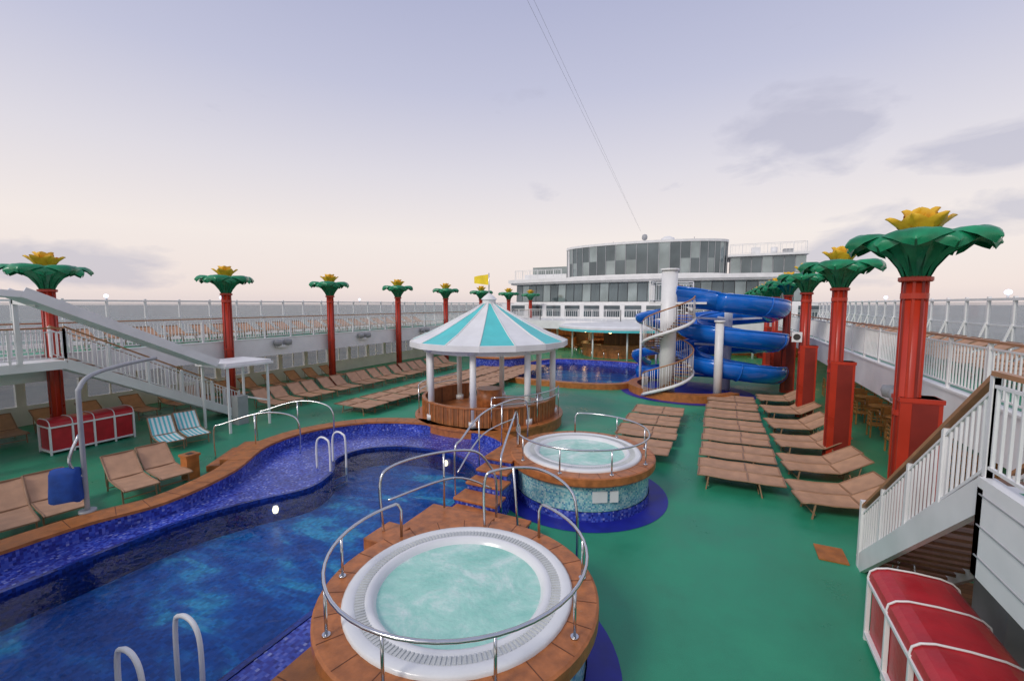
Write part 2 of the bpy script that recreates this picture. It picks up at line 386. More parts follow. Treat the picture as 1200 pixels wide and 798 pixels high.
def step(x0,x1,y0,y1,z,zb=0): mb.box(x0,x1,y0,y1,zb,z-.06,1); mb.box(x0-.03,x1+.03,y0-.03,y1+.03,z-.06,z,0)
step(-4.75,-3.5,5.6,6.5,.86); step(-4.75,-3.2,6.56,6.95,.62); step(-4.85,-3.2,7.01,7.45,.44)
step(-4.95,-4.0,7.51,7.95,.55); step(-4.95,-4.1,8.01,8.4,.7); step(-4.95,-4.2,8.46,8.85,.84); step(-5.0,-4.3,8.91,10.6,.97)
mb.box(-4.95,-4.5,4.9,5.5,.1,.95,0)
mb.make(bev=.015)
def hoop(name,pts,r=.024,extra=[]):
    mb=MB(name,[STEEL]); mb.tube(cr(pts,False,6),r)
    for e in extra: mb.tube(cr(e,False,6) if len(e)>2 else e,r*.8)
    return mb.make()
hoop('stair_handrail',[(-4.8,5.2,.9),(-4.85,5.2,1.75),(-4.8,5.5,1.95),(-4.5,6.3,1.95),(-4.1,6.9,1.85),(-3.9,7.15,1.5),(-3.8,7.2,1.2),(-3.8,7.2,.5)],extra=[[(-4.45,6.4,.9),(-4.45,6.4,1.95)],[(-4.83,5.35,1.4),(-4.3,6.5,1.45),(-3.85,7.1,1.1)]])
hoop('stair_handrail',[(-3.35,5.95,.95),(-3.35,5.95,1.75),(-3.2,6.1,1.92),(-2.7,6.6,1.85),(-2.2,6.7,1.6),(-2.0,6.6,1.2),(-2.0,6.6,.0)],extra=[[(-3.0,6.3,1.92),(-3.0,6.6,0)]])
hoop('stair_handrail',[(-5.0,7.6,.4),(-5.0,7.6,1.5),(-5.0,7.9,1.7),(-5.05,8.8,2.0),(-5.05,10,2.05),(-4.9,10.8,2.0),(-4.8,11,1.7),(-4.8,11,.4)],extra=[[(-5.04,8.7,.8),(-5.04,8.7,2.0)],[(-5.05,9.9,.9),(-5.05,9.9,2.05)],[(-5.0,7.7,1.0),(-5.05,8.9,1.5),(-5.0,10.6,1.5)]])
hoop('stair_handrail',[(-3.9,7.6,.4),(-3.9,7.6,1.4),(-4.0,7.9,1.6),(-4.25,8.9,1.95),(-4.5,9.6,1.95),(-4.55,9.8,1.7),(-4.55,9.8,1.0)])
def ladder(x,y,dx=-.45,m_=0):
    mb=MB('pool_ladder',[STEEL,WHITE])
    for k in (0,.55):
        mb.tube(cr([(x-dx*.6,y+k,.1),(x-dx*.6,y+k,.75),(x-dx*.35,y+k,.98),(x+dx*.15,y+k,.98),(x+dx*.4,y+k,.75),(x+dx*.4,y+k,-.48)],False,6),.028,m_)
    for z in (-.2,-.4): mb.box(x+dx*.4-.04,x+dx*.4+.04,y,y+.55,z,z+.03)
    mb.make()
ladder(-5.5,2.1,-.5,1); ladder(-9.6,8.2,.5,1)
mb=MB('pool_entry_steps',[WOODR,COPING]); M=Matrix.Translation((-12.5,8.2,0))@Matrix.Rotation(R(35),4,'Z')
mb.box(-.9,.2,-1.0,.6,0,.17,0,M); mb.box(-.55,.2,-1.0,.6,.17,.34,0,M); mb.make(bev=.015)
mb=MB('waste_bin',[COPING,DARK]); mb.box(-12.75,-12.45,6.3,6.6,0,.6,0); mb.box(-12.78,-12.42,6.27,6.63,.6,.66,0); mb.box(-12.68,-12.52,6.38,6.52,.662,.667,1); mb.make(bev=.01)
hoop('pool_entry_handrail',[(-13.5,7.6,0),(-13.5,7.6,.9),(-13.3,7.75,1.05),(-12.4,8.3,1.35),(-11.7,8.7,1.3),(-11.4,8.85,1.0),(-11.4,8.85,.1)],extra=[[(-12.5,8.2,.3),(-12.5,8.2,1.33)]])
hoop('pool_entry_handrail',[(-13.9,9.2,0),(-13.9,9.2,.9),(-13.6,9.4,1.1),(-12.8,9.9,1.35),(-12.0,10.2,1.3),(-11.6,10.3,1.0),(-11.6,10.3,.1)],extra=[[(-12.8,9.9,.3),(-12.8,9.9,1.33)]])
mb=MB('pool_lift',[GREY,NAVY,STEEL])
mb.tube(cr([(-11.45,3.95,.4),(-11.45,3.95,2.6),(-11.5,4.0,2.95),(-11.75,4.3,3.15),(-12.6,5.2,3.2),(-13.4,6.2,3.2)],False,8),.045)
mb.tube(cr([(-11.45,3.95,1.1),(-11.5,3.75,1.5),(-11.55,3.95,2.0)],False,5),.03,2)
mb.cyl(-11.45,3.95,.4,.46,.14,.14,16)
M=Matrix.Translation((-11.6,3.72,0))@Matrix.Rotation(R(40),4,'Z')
pr=[(.25,.16,.72),(.25,.17,.85),(.24,.15,1.1),(.24,.13,1.28),(.22,.1,1.36),(.01,.01,1.39)]
vs=[];n=20
for (a_,b_,z) in pr:
    for i in range(n):
        t=2*math.pi*i/n; w_=1+.07*math.sin(5*t+z*3)*(1.4-z)
        vs.append(M@Vector((a_*w_*math.copysign(abs(math.cos(t))**.5,math.cos(t)),b_*w_*math.copysign(abs(math.sin(t))**.5,math.sin(t)),z+.02*math.sin(4*t)*(z<.8))))
fs=[(j_*n+i,j_*n+(i+1)%n,(j_+1)*n+(i+1)%n,(j_+1)*n+i) for j_ in range(len(pr)-1) for i in range(n)]
mb.add(vs,fs,1,True)
mb.make()

# ------------------------------------------------------------------ gazebo
GX,GY=-8.2,15.0
mb=MB('striped_gazebo',[WHITE,TURQ,WOODP,WOODR,FLAGY,STEEL,WOODF,MOS])
mb.lathe(GX,GY,[(2.85,0),(2.85,.34),(2.9,.34),(2.9,.42),(0,.42)],64,3,False)
nseg=16
for k in range(nseg):
    prof=[(0.22,4.66),(.7,4.36),(1.5,3.94),(2.3,3.54),(3.05,3.24)]
    a0=2*math.pi*k/nseg;a1=2*math.pi*(k+1)/nseg
    vs=[];fs=[]
    for r,z in prof:
        vs+=[(GX+r*math.cos(a0),GY+r*math.sin(a0),z),(GX+r*math.cos(a1),GY+r*math.sin(a1),z)]
    for j_ in range(len(prof)-1): fs.append((2*j_,2*j_+2,2*j_+3,2*j_+1))
    mb.add(vs,fs,k%2)
    mb.add([(v[0],v[1],v[2]-.07) for v in vs],[f[::-1] for f in fs],0)
    mb.tube([(GX+r*math.cos(a0),GY+r*math.sin(a0),z+.01) for r,z in prof],.022,0,6)
mb.lathe(GX,GY,[(2.98,3.05),(3.07,3.05),(3.07,3.25),(3.04,3.26)],16,0,False)
mb.lathe(GX,GY,[(2.98,3.05),(2.98,3.17),(0.05,4.1)],16,0,False)
mb.lathe(GX,GY,[(.26,4.62),(.26,4.78),(.32,4.8),(.2,4.92),(.03,5.05)],16,0,False)
mb.cyl(GX,GY,5.0,5.82,.022,.018,8,5)
fl=[];ff=[]
for i in range(8):
    for j_ in range(2): fl.append((GX-.03-i*.095,GY+.05*math.sin(i*1.1),5.36+.42*j_ - (0 if j_ else -.012*i)+(-.012*i if j_ else 0)))
for i in range(7): ff.append((i*2,i*2+2,i*2+3,i*2+1))
mb.add(fl,ff,4,True)
nc=8
for k in range(nc):
    a=2*math.pi*(k+.35)/nc; x=GX+2.5*math.cos(a);y=GY+2.5*math.sin(a)
    mb.cyl(x,y,.42,.62,.17,.17,16,0); mb.cyl(x,y,.62,2.95,.115,.11,16,0); mb.cyl(x,y,2.9,3.1,.17,.17,16,0)
mb.lathe(GX,GY,[(2.5,2.86),(2.56,2.86),(2.56,3.08),(2.5,3.08)],32,0,False)
mb.lathe(GX,GY,[(2.6,.42),(2.6,1.05),(2.54,1.05),(2.54,.42)],60,2,False,R(140),R(375))
mb.lathe(GX,GY,[(2.63,1.05),(2.63,1.1),(2.5,1.1),(2.5,1.05)],60,3,False,R(140),R(375))
for i in range(50):
    a=R(140+235*i/49); mb.beam((GX+2.6*math.cos(a),GY+2.6*math.sin(a),.45),(GX+2.6*math.cos(a),GY+2.6*math.sin(a),1.05),.05,.03,3)
mb.cyl(GX,GY,.42,1.3,.5,.5,24,3)
mb.make()
for a0,a1 in ((300,372),(150,215)):
    mb=MB('gazebo_handrail',[STEEL]); 
    for z in (1.5,1.25):
        mb.tube([(GX+2.75*math.cos(R(a0+(a1-a0)*i/14)),GY+2.75*math.sin(R(a0+(a1-a0)*i/14)),z) for i in range(15)],.022)
    for i in range(0,15,7):
        a=R(a0+(a1-a0)*i/14); mb.tube([(GX+2.75*math.cos(a),GY+2.75*math.sin(a),.42),(GX+2.75*math.cos(a),GY+2.75*math.sin(a),1.5)],.02)
    mb.make()

# ------------------------------------------------------------------ flower columns
def flower_mesh(wide):
    mb=MB('flower_topped_column',[RED,REDDK,GREEN,GREEN2,YELL])
    w=.165
    mb.cyl(0,0,0,5.05,w,w,24,0)
    for k in range(8):
        a=math.pi/4*k+.39; c,s_=math.cos(a),math.sin(a)
        mb.beam((w*c,w*s_,.0),(w*c,w*s_,5.0),.03,.04,0 if k%2 else 1)
    for z in (.05,2.6,4.7): mb.lathe(0,0,[(w,z),(w+.03,z),(w+.03,z+.1),(w,z+.1)],24,0,False)
    if wide:
        zt=2.95
        mb.box(-.14,.44,-.2,.2,0,zt,0); mb.box(.44,.45,-.12,.12,.1,zt-.1,1); mb.box(.02,.38,-.206,-.2,.15,zt-.1,1)
        mb.box(-.16,.46,-.22,.22,zt-.08,zt,0)
    mb.lathe(0,0,[(.22,5.0),(.24,5.02),(.24,5.08),(.16,5.1)],20,0,False)
    mb.lathe(0,0,[(.16,5.05),(.19,5.2),(.27,5.4),(.38,5.58),(.46,5.68),(.2,5.66)],28,3)
    for lay,(n,off,sc_r,dz) in enumerate(((6,.2,1.0,0),(6,.72,.9,-.05))):
        for k in range(n):
            ac=2*math.pi*k/n+off; prof=[(.15,5.05,.1),(.2,5.24,.17),(.29,5.43,.27),(.43,5.62,.4),(.6,5.77,.5),(.77,5.85,.5),(.92,5.85,.43),(1.03,5.79,.3),(1.1,5.7,.15),(1.12,5.65,.02)]
            vs=[];fs=[];m_=10
            for (r,z,hw) in prof:
                r*=sc_r
                for i in range(m_+1):
                    t=-1+2*i/m_; x=r-.08*t*t*(r>.4); y=hw*t
                    zz=z+dz*(r>.3)-.1*(t*t)*min(1,max(0,(r-.3)*3))-.02*math.exp(-(t*6)**2)*(r>.3)+.012*math.cos(t*9)*(r>.5)
                    vs.append((x*math.cos(ac)-y*math.sin(ac),x*math.sin(ac)+y*math.cos(ac),zz))
            for j_ in range(len(prof)-1):
                for i in range(m_):
                    q=j_*(m_+1)+i; fs.append((q,q+1,q+m_+2,q+m_+1))
            mb.add(vs,fs,2,True)
    for ring,(nn,ro,zt,off) in enumerate(((6,.44,6.12,.0),(5,.24,6.24,.5))):
        for k in range(nn):
            ac=2*math.pi*(k+off)/nn; prof=[(.06,5.6,.1),(ro*.4,5.78,.18),(ro*.62,5.93,.23),(ro*.85,zt-.1,.18),(ro*1.02,zt-.03,.09),(ro*1.12,zt,.01)]
            vs=[];fs=[]
            for r,z,hw in prof:
                for t in (-1,-.5,0,.5,1):
                    x=r-.07*t*t;y=hw*t; vs.append((x*math.cos(ac)-y*math.sin(ac),x*math.sin(ac)+y*math.cos(ac),z+.03*abs(t)))
            for j_ in range(len(prof)-1):
                for i in range(4): q=j_*5+i; fs.append((q,q+1,q+6,q+5))
            mb.add(vs,fs,4,True)
    return mb
o=flower_mesh(False).make((-19.5,6.2,0)); fm=o.data
for i in range(1,8): inst('flower_topped_column',fm,(-19.5,6.2+5.6*i,0),0)
o=flower_mesh(True).make((3.08,10.1,0)); fw_=o.data
for i in range(1,8): inst('flower_topped_column',fw_,(3.08,10.1+5.5*i,0))
mb=MB('wall_clock',[WHITE,DARK]); mb.box(2.6,2.95,20.7,20.76,3.1,3.5,0); mb.add([(2.77+.13*math.cos(a/12*6.283),20.695,3.3+.13*math.sin(a/12*6.283)) for a in range(12)],[list(range(12))],1); mb.box(2.74,2.82,20.76,21.0,3.25,3.33,1); mb.make()

# ------------------------------------------------------------------ galleries
def gallery(side):
    e=XLe if side<0 else XRe; o=XL if side<0 else XR
    y0,y1=-6,50
    mb=MB('upper_promenade_deck',[WHITE,DECK,WHITE,TEAK,WARM])
    x0,x1=min(e,o),max(e,o)
    mb.box(x0,x1,-6,y1,2.72,2.9,0)
    ee=(e-.12,e+.0) if side>0 else (e,e+.12)
    mb.box(ee[0],ee[1],y0 if side<0 else 5.7,y1,2.12,2.95,0)
    mb.box(ee[0]-.03,ee[1]+.03,y0 if side<0 else 5.7,y1,2.95,2.99,0)
    mb.box(x0+.15,x1-.15,y0+.1,y1,2.904,2.912,1)
    for k in range(10): 
        yy=6.2+5.6*k; mb.box(x0,x1,yy-.1,yy+.1,2.4,2.72,0)
    for k in range(18):
        yy=7.6+2.3*k; xm=(x0+x1)/2; mb.lathe(xm,yy,[(.01,2.66),(.15,2.66),(.17,2.72)],10,4)
    mb.make()
    mb=MB('promenade_railing',[WHITE,TEAK]); xx=e+(.06 if side<0 else -.06)
    mb.fence([(xx,5.75 if side>0 else -3,2.99),(xx,y1,2.99)],1.0,0,1,.12,1.4); mb.make()
    mb=MB('glass_windbreak',[WHITE,GLASSW]); xo=o+(.1 if side<0 else -.1)
    y=y0
    while y<y1:
        mb.box(xo-.04,xo+.04,y-.04,y+.04,2.9,4.85,0); mb.box(xo-.008,xo+.008,y+.06,y+1.34,3.25,4.68,1)
        d=-.35*side; mb.beam((xo,y,4.1),(xo+d,y,2.92),.05,.05,0)
        y+=1.4
    mb.box(xo-.05,xo+.05,y0,y1,4.72,4.8,0); mb.box(xo-.05,xo+.05,y0,y1,3.1,3.22,0); mb.box(xo-.03,xo+.03,y0,y1,3.95,3.99,0); mb.make()
    mb=MB('outer_hull_wall',[WHITE,GLASSB]); 
    mb.box(xo-.1,xo+.1,y0,y1,-1,.75,0); mb.box(xo-.1,xo+.1,y0,y1,2.2,2.72,0)
    y=y0
    while y<y1:
        mb.box(xo-.09,xo+.09,y-.13,y+.13,.75,2.2,0); mb.box(xo-.01,xo+.01,y+.13,y+1.67,.75,2.2,1); mb.box(xo-.05,xo+.05,y+.88,y+.93,.75,2.2,0)
        y+=1.8
    mb.make()
gallery(-1); gallery(1)
for x,y in ((XL+.1,9.4),(XL+.1,14.2),(XL+.1,24),(XR-.1,18.2),(XR-.1,29)):
    mb=MB('deck_lamp',[WHITE,COOL]); mb.cyl(x,y,4.8,4.9,.03,.03,8,0); mb.lathe(x,y,[(.01,4.89),(.07,4.92),(.09,4.97),(.07,5.02),(.01,5.05)],12,1); mb.make()
def flood(x,y,z,s):
    mb=MB('loudspeaker_light',[WHITE,GREY]); 
    mb.box(x-.12,x+.12,y-.3,y+.3,z-.06,z+.06,0)
    for k in (-.28,.28):
        mb.lathe(x+s*.1,y+k,[(.02,z+.02),(.16,z+.05),(.2,z+.2),(.17,z+.32),(.02,z+.34)],14,1)
    mb.make()
for yy in (14.5,20,26): flood(-19.7,yy,2.55,1)
for yy in (13.2,19.2): flood(3.9,yy,2.3,-1)

# ------------------------------------------------------------------ stairs
def stair(name,x0,x1,yf,yt,zt,n=15,zb=0):
    mb=MB(name,[WHITE,TEAK,WOODF,GREY])
    for x in (x0,x1):
        mb.beam((x,yf,zb+.05),(x,yt,zt-.1),.07,.3,0)
    for i in range(n):
        t=(i+.5)/n; y=yf+(yt-yf)*t; z=zb+(zt-zb)*(i+1)/n-.02
        d=abs(yt-yf)/n*.6; mb.box(x0,x1,y-d,y+d,z-.04,z,2)
    for x in (x0,x1):
        mb.fence([(x,yf,zb+.1),(x,yt,zt+.06)],.98,0,1,.13,1.2)
    return mb
mb=stair('promenade_staircase',2.35,3.35,9.25,5.6,2.9)
mb.box(2.31,2.39,9.2,9.3,0,1.2,0)
mb.make()
mb=MB('stair_landing',[WHITE,TEAK,GREY,DECK])
mb.box(2.3,4.0,2.0,5.6,2.7,2.9,0); mb.box(2.28,2.4,2.0,5.6,2.0,2.96,0); mb.box(2.28,3.4,5.5,5.6,2.0,2.86,0); mb.box(2.4,4,2.1,5.4,2.904,2.91,3)
mb.fence([(2.34,5.6,2.96),(2.34,2.2,2.96)],1.0,0,1,.13,1.2); mb.box(2.5,2.7,4.7,4.9,0,2.7,0); mb.box(3.3,3.45,5.3,5.45,0,2.7,0)
for z in (2.2,2.5,2.8): mb.box(2.27,2.282,2.1,5.55,z,z+.012,2)
mb.make()
mb=MB('teak_platform',[WOODF]); mb.box(2.45,5.2,6.3,9.2,.004,.14,0); mb.make()
mb=MB('door_mat',[COPING]); mb.box(1.75,2.2,9.2,9.75,.004,.03); mb.make()
mb=MB('storage_locker',[GREY,WHITE]); mb.box(3.3,4.3,7.2,8.0,.14,.95,0); mb.box(3.27,4.33,7.17,8.03,.95,1.0,1); mb.make(bev=.02)
mb=MB('bar_stool',[STEEL,NAVY]); 
mb.lathe(2.75,8.6,[(0,.74),(.17,.74),(.18,.8),(0,.82)],16,0); 
for k in range(4):
    a=k*1.571+.7; mb.tube([(2.75+.1*math.cos(a),8.6+.1*math.sin(a),.75),(2.75+.2*math.cos(a),8.6+.2*math.sin(a),.14)],.015)
mb.make()
mb=stair('promenade_staircase',-19.0,-18.0,11.2,6.0,2.9)
mb.make()
mb=MB('stair_landing',[WHITE,TEAK]); mb.box(-19.9,-17.95,2.5,6.0,2.65,2.9,0); mb.fence([(-18,6,2.9),(-18,2.5,2.9)],1.0,0,1,.12,1.2); mb.box(-18.1,-17.9,3,3.2,0,2.65,0); mb.make()
mb=MB('sloping_gangway',[WHITE,GREY])
mb.beam((-16.4,9.2,2.5),(-16.4,4.6,4.85),.95,.14,0); mb.beam((-15.87,9.2,2.55),(-15.87,4.6,4.92),.06,.26,0); mb.beam((-16.93,9.2,2.55),(-16.93,4.6,4.92),.06,.26,0)
mb.beam((-16.4,4.62,4.86),(-16.4,.5,5.2),1.1,.16,0)
mb.box(-17.95,-17.85,4.95,5.05,2.9,4.75,0); mb.beam((-17.95,5,4.68),(-16.4,5,4.6),.1,.12,0)
mb.make()
mb=MB('small_canopy_shelter',[WHITE,GREY])
mb.box(-17.3,-15.6,9.3,11.0,2.4,2.52,0); mb.box(-17.36,-15.54,9.24,11.06,2.36,2.44,0)
for x in (-17.2,-15.7):
    for y in (9.4,10.9): mb.box(x-.035,x+.035,y-.035,y+.035,0,2.36,0)
mb.box(-17.2,-15.7,10.87,10.93,.9,.95,0); mb.box(-16.9,-16.5,10.2,10.6,0,1.1,1)
mb.make()

# ------------------------------------------------------------------ towel bins
def bin_(x0,x1,y0,y1,h,nb):
    mb=MB('towel_bin',[REDV,WHITE,REDV])
    mb.box(x0+.03,x1-.03,y0+.03,y1-.03,.1,h-.18,0)
    n=8; xc=(x0+x1)/2; hw=(x1-x0)/2
    vs=[];
    for yy in (y0-.02,y1+.02):
        for i in range(n+1):
            a=math.pi*i/n; vs.append((xc-hw*1.03*math.copysign(abs(math.cos(a))**.6,math.cos(a)),yy,h-.18+.2*math.sin(a)**.7))
    fs=[(i,i+1,n+2+i,n+1+i) for i in range(n)]+[list(range(n+1))[::-1],[n+1+i for i in range(n+1)]]
    fs=[f if len(f)>4 else f[::-1] for f in fs]
    mb.add(vs,fs,2,False)
    for i in range(nb+1):
        y=y0+(y1-y0)*i/nb
        for x in (x0,x1): mb.box(x-.025,x+.025,y-.025,y+.025,0,h-.15,1)
        pts=[(xc-hw*1.05*math.copysign(abs(math.cos(math.pi*j_/n))**.6,math.cos(math.pi*j_/n)),y,h-.17+.21*math.sin(math.pi*j_/n)**.7) for j_ in range(n+1)]
        mb.tube(pts,.014,1,6)
    for x in (x0,x1): mb.box(x-.03,x+.03,y0,y1,.08,.13,1); mb.box(x-.03,x+.03,y0,y1,h-.22,h-.17,1)
    for y in (y0,y1): mb.box(x0,x1,y-.03,y+.03,.08,.13,1); mb.box(x0,x1,y-.03,y+.03,h-.22,h-.17,1)
    mb.make(bev=.006)
bin_(-19.2+.1,-18.3,5.6,7.7,1.05,4)
bin_(1.95,2.85,4.3,7.2,1.05,4)

# ------------------------------------------------------------------ loungers
def lounger(name,recl,fab,seed=0):
    mb=MB(name,[fab,TANF]); w=.31
    def prof():
        if recl: 
            a=R(recl); return [(0,.34),(.15,.36),(.6,.335),(1.15,.35),(1.15+.4*math.cos(a),.35+.4*math.sin(a)),(1.15+.78*math.cos(a),.35+.78*math.sin(a))]
        return [(0,.34),(.2,.36),(.7,.34),(1.12,.355),(1.5,.35),(1.9,.36)]
    p=prof(); vs=[];fs=[]
    for (x,z) in p:
        for t in (-1,-.5,0,.5,1): vs.append((x,w*t,z-.02*(1-t*t)))
    k=5
    for i in range(len(p)-1):
        for j_ in range(k-1): fs.append((i*k+j_,(i+1)*k+j_,(i+1)*k+j_+1,i*k+j_+1))
    mb.add(vs,fs,0,True)
    for s_ in (-1,1): mb.tube([(x,s_*(w+.015),z) for x,z in p],.02,1,6)
    for i in (0,3,len(p)-1): mb.beam((p[i][0],-w,p[i][1]+.0),(p[i][0],w,p[i][1]+.0),.03,.03,1)
    for x in (.25,1.35):
        for s_ in (-1,1): mb.beam((x,s_*w,.34),(x+(.08 if x>1 else -.05),s_*w,0),.03,.03,1)
        mb.beam((x,-w,.1),(x,w,.1),.02,.02,1)
    if recl: mb.beam((1.5,-w,.1),(1.15+.5*math.cos(R(recl)),-w,.35+.5*math.sin(R(recl))),.02,.02,1); mb.beam((1.5,w,.1),(1.15+.5*math.cos(R(recl)),w,.35+.5*math.sin(R(recl))),.02,.02,1)
    me=bpy.data.meshes.new(name); me.from_pydata(mb.v,[],mb.f)
    for m in mb.M: me.materials.append(m)
    me.polygons.foreach_set('material_index',mb.mi); me.polygons.foreach_set('use_smooth',mb.sm); me.update()
    return me
LF=lounger('lounge_chair',0,TAN); LR=lounger('lounge_chair',36,TAN); LR2=lounger('lounge_chair',28,TAN); LT=lounger('striped_lounge_chair',40,TEALW)
j=lambda a=.04: random.uniform(-a,a)
for i in range(7):
    for k in (0,.68): inst('lounge_chair',LF,(-.42+j(.04),11.95+1.6*i+k,0),j(.02))
for i in range(4):
    for k in (0,.68): inst('lounge_chair',LF,(-3.1+j(.04),13.0+1.62*i+k,0),j(.02))
for y in (11.2,13.3,15.4,17.6,20.0,22.4):
    for k in (0,.68): inst('lounge_chair',LR2,(1.7+j()-k*.1,y+k,0),R(12)+j(.03))
for i in range(17):
    inst('lounge_chair',LR,(-17.0+j(),12.4+.78*i+.35*(i//2)*.6,0),R(180)+j(.06)-.1)
for i in range(9):
    for k in (0,.68):
        inst('lounge_chair',LF,(-13.0+j(),13.6+1.5*i+k,0),R(180)+j(.03))
        if i>1: inst('lounge_chair',LF,(-10.9+j(),16.8+1.5*(i-1)+k,0),R(180)+j(.03))
for y in (3.1,3.85,5.15,5.9): inst('lounge_chair',LR,(-12.1+j(),y,0),R(172)+j(.04))
for y in (7.4,8.15): inst('striped_lounge_chair',LT,(-15.3,y,0),R(165))
for i in range(14): inst('lounge_chair',LR,(-20.6+j(),3.0+1.25*i,0),R(180)+j(.05))
for i in range(22): inst('lounge_chair',LR2,(5.0+j(),9.0+.95*i,2.912),j(.04))
for i in range(20): inst('lounge_chair',LR2,(-21.2+j(),8.0+1.1*i,2.912),R(180)+j(.04))
def chairmesh():
    mb=MB('cafe_chair',[ORANGEW])
    for x in (-.2,.2):
        for y in (-.2,.2): mb.beam((x,y,0),(x*.95,y*.95,.45 if x<0 else .9),.04,.04,0)
    mb.box(-.23,.23,-.23,.23,.43,.47)
    for z in (.62,.74,.86): mb.box(.18,.21,-.2,.2,z-.03,z+.03)
    for y in (-.22,.22): mb.box(-.2,.2,y-.02,y+.02,.64,.67); mb.beam((-.18,y,.45),(-.18,y,.65),.03,.03)
    o=mb.make((5,12,0)); return o
o=chairmesh(); cm=o.data
k=0
for i in range(9):
    y=11.3+1.9*i
    for dx,dy,r in ((-.6,0,180),(.6,0,0),(0,.6,90),(0,-.6,-90)):
        if k==0: o.location=(5.6+dx,y+dy,0); o.rotation_euler=(0,0,R(r))
        else: inst('cafe_chair',cm,(5.6+dx,y+dy,0),R(r)+j(.2))
        k+=1
    mb=MB('cafe_table',[ORANGEW,STEEL]); mb.cyl(5.6,y,.72,.76,.38,.38,20,0); mb.cyl(5.6,y,.02,.72,.03,.03,8,1); mb.cyl(5.6,y,0,.03,.2,.2,16,1); mb.make()

# ------------------------------------------------------------------ water slide
mb=MB('spiral_staircase',[WHITE,TEAK,WOODF,STEEL])
SX,SY=-2.35,22.8; SR=1.2
mb.cyl(SX,SY,0,6.25,.38,.38,28,0); mb.cyl(SX,SY,6.25,6.35,.44,.44,28,0)
ns=34; turns=1.75
pts=[];pts2=[]
for i in range(ns):
    a=R(200)+turns*2*math.pi*i/ns; z=4.7*(i+1)/ns; da=.2
    vs=[]
    for zz in (z-.05,z):
        for rr,aa in ((.36,a-da),(SR,a-da),(SR,a+da),(.36,a+da)): vs.append((SX+rr*math.cos(aa),SY+rr*math.sin(aa),zz))
    mb.add(vs,[(0,3,2,1),(4,5,6,7),(0,1,5,4),(1,2,6,5),(2,3,7,6),(3,0,4,7)],2)
    ex=(SX+SR*math.cos(a),SY+SR*math.sin(a))
    mb.tube([(ex[0],ex[1],z-.05),(ex[0],ex[1],z+1.0)],.014,0,6)
    for q_ in (.09,.18):
        a2=a+q_; mb.tube([(SX+SR*math.cos(a2),SY+SR*math.sin(a2),z),(SX+SR*math.cos(a2),SY+SR*math.sin(a2),z+1.05)],.012,0,6)
    pts.append((ex[0],ex[1],z+1.02)); pts2.append((ex[0],ex[1],z-.08))
mb.tube(pts,.035,1); mb.tube(pts2,.08,0)
mb.box(SX-.9,SX+1.7,SY-.2,SY+1.6,4.62,4.72,0)
mb.fence([(SX-.9,SY-.2,4.72),(SX-.9,SY+1.6,4.72),(SX+1.0,SY+1.6,4.72)],1.05,0,0,.13,1)
mb.make()
def trough(mb,pts,r=.6,m=0,th=.05,spread=110):
    pts=[Vector(p) for p in pts]; L=len(pts); n=12; rows=[]
    for i,p in enumerate(pts):
        t=(pts[min(i+1,L-1)]-pts[max(i-1,0)]).normalized(); side=t.cross(Vector((0,0,1))).normalized(); up=side.cross(t)
        row=[]
        for k in range(n+1):
            a=R(-spread+2*spread*k/n); row.append(p+side*(r*math.sin(a))-up*(r*math.cos(a)))
        for k in range(n,-1,-1):
            a=R(-spread+2*spread*k/n); row.append(p+side*((r-th)*math.sin(a))-up*((r-th)*math.cos(a)))
        rows.append(row)
    K=2*(n+1); vs=[v for r_ in rows for v in r_]; fs=[]
    for i in range(L-1):
        for k in range(K): k2=(k+1)%K; fs.append((i*K+k,i*K+k2,(i+1)*K+k2,(i+1)*K+k))
    fs+=[list(range(K)),[(L-1)*K+k for k in range(K)][::-1]]
    mb.add(vs,fs,m,True)
mb=MB('blue_spiral_water_slide',[BLUES,WHITE,GREY])
CX,CY,CR=.35,26.0,2.15
path=[(-2.0,23.3,5.25),(-1.2,23.3,5.1)]
a_s=R(-110); T=2.35
for i in range(0,100):
    a=a_s+T*2*math.pi*i/99; path.append((CX+CR*math.cos(a),CY+CR*math.sin(a),4.95-3.85*i/99))
trough(mb,path,.66)
p=path[-1]
trough(mb,cr([p,(-1.8,27.8,.95),(-3.2,27.4,.75),(-4.6,27.2,.55)],False,6),.62)
for i in range(0,len(path)-1,9):
    q=Vector(path[i]); t=(Vector(path[i+1])-q).normalized(); side=t.cross(Vector((0,0,1))).normalized(); up=side.cross(t)
    mb.tube([q+side*(.675*math.sin(R(a)))-up*(.675*math.cos(R(a))) for a in range(-110,111,20)],.035,0,6)
for sp in (-1,1):
    a=R(110*sp); ed=[]
    for i in range(len(path)):
        q=Vector(path[i]); t=(Vector(path[min(i+1,len(path)-1)])-Vector(path[max(i-1,0)])).normalized(); side=t.cross(Vector((0,0,1))).normalized(); up=side.cross(t)
        ed.append(q+side*(.65*math.sin(a))-up*(.65*math.cos(a)))
    mb.tube(ed,.045,0,6)
mb.cyl(CX,CY,0,5.2,.2,.2,18,1)
for a in (200,290,20,110):
    for z in (1.4,3.0,4.4): mb.beam((CX,CY,z-.6),(CX+1.7*math.cos(R(a)),CY+1.7*math.sin(R(a)),z-.5),.08,.1,1)
mb.cyl(-.05,23.1,0,3.75,.19,.19,20,1); mb.cyl(-.05,23.1,3.75,3.85,.25,.25,20,1)
q=cr([(-2.6,24.6,4.3),(-4.2,26.2,3.9),(-3.6,28.4,3.5),(-1.4,28.9,3.1),(-.9,27.0,2.7),(-3.0,26.0,2.2),(-4.6,27.6,1.6),(-4.4,29.6,.8)],False,7)
trough(mb,q,.36)
for x,y in ((-4.2,26.2),(-3.6,28.4)): mb.cyl(x,y,0,3.5,.07,.07,10,1)
mb.make()

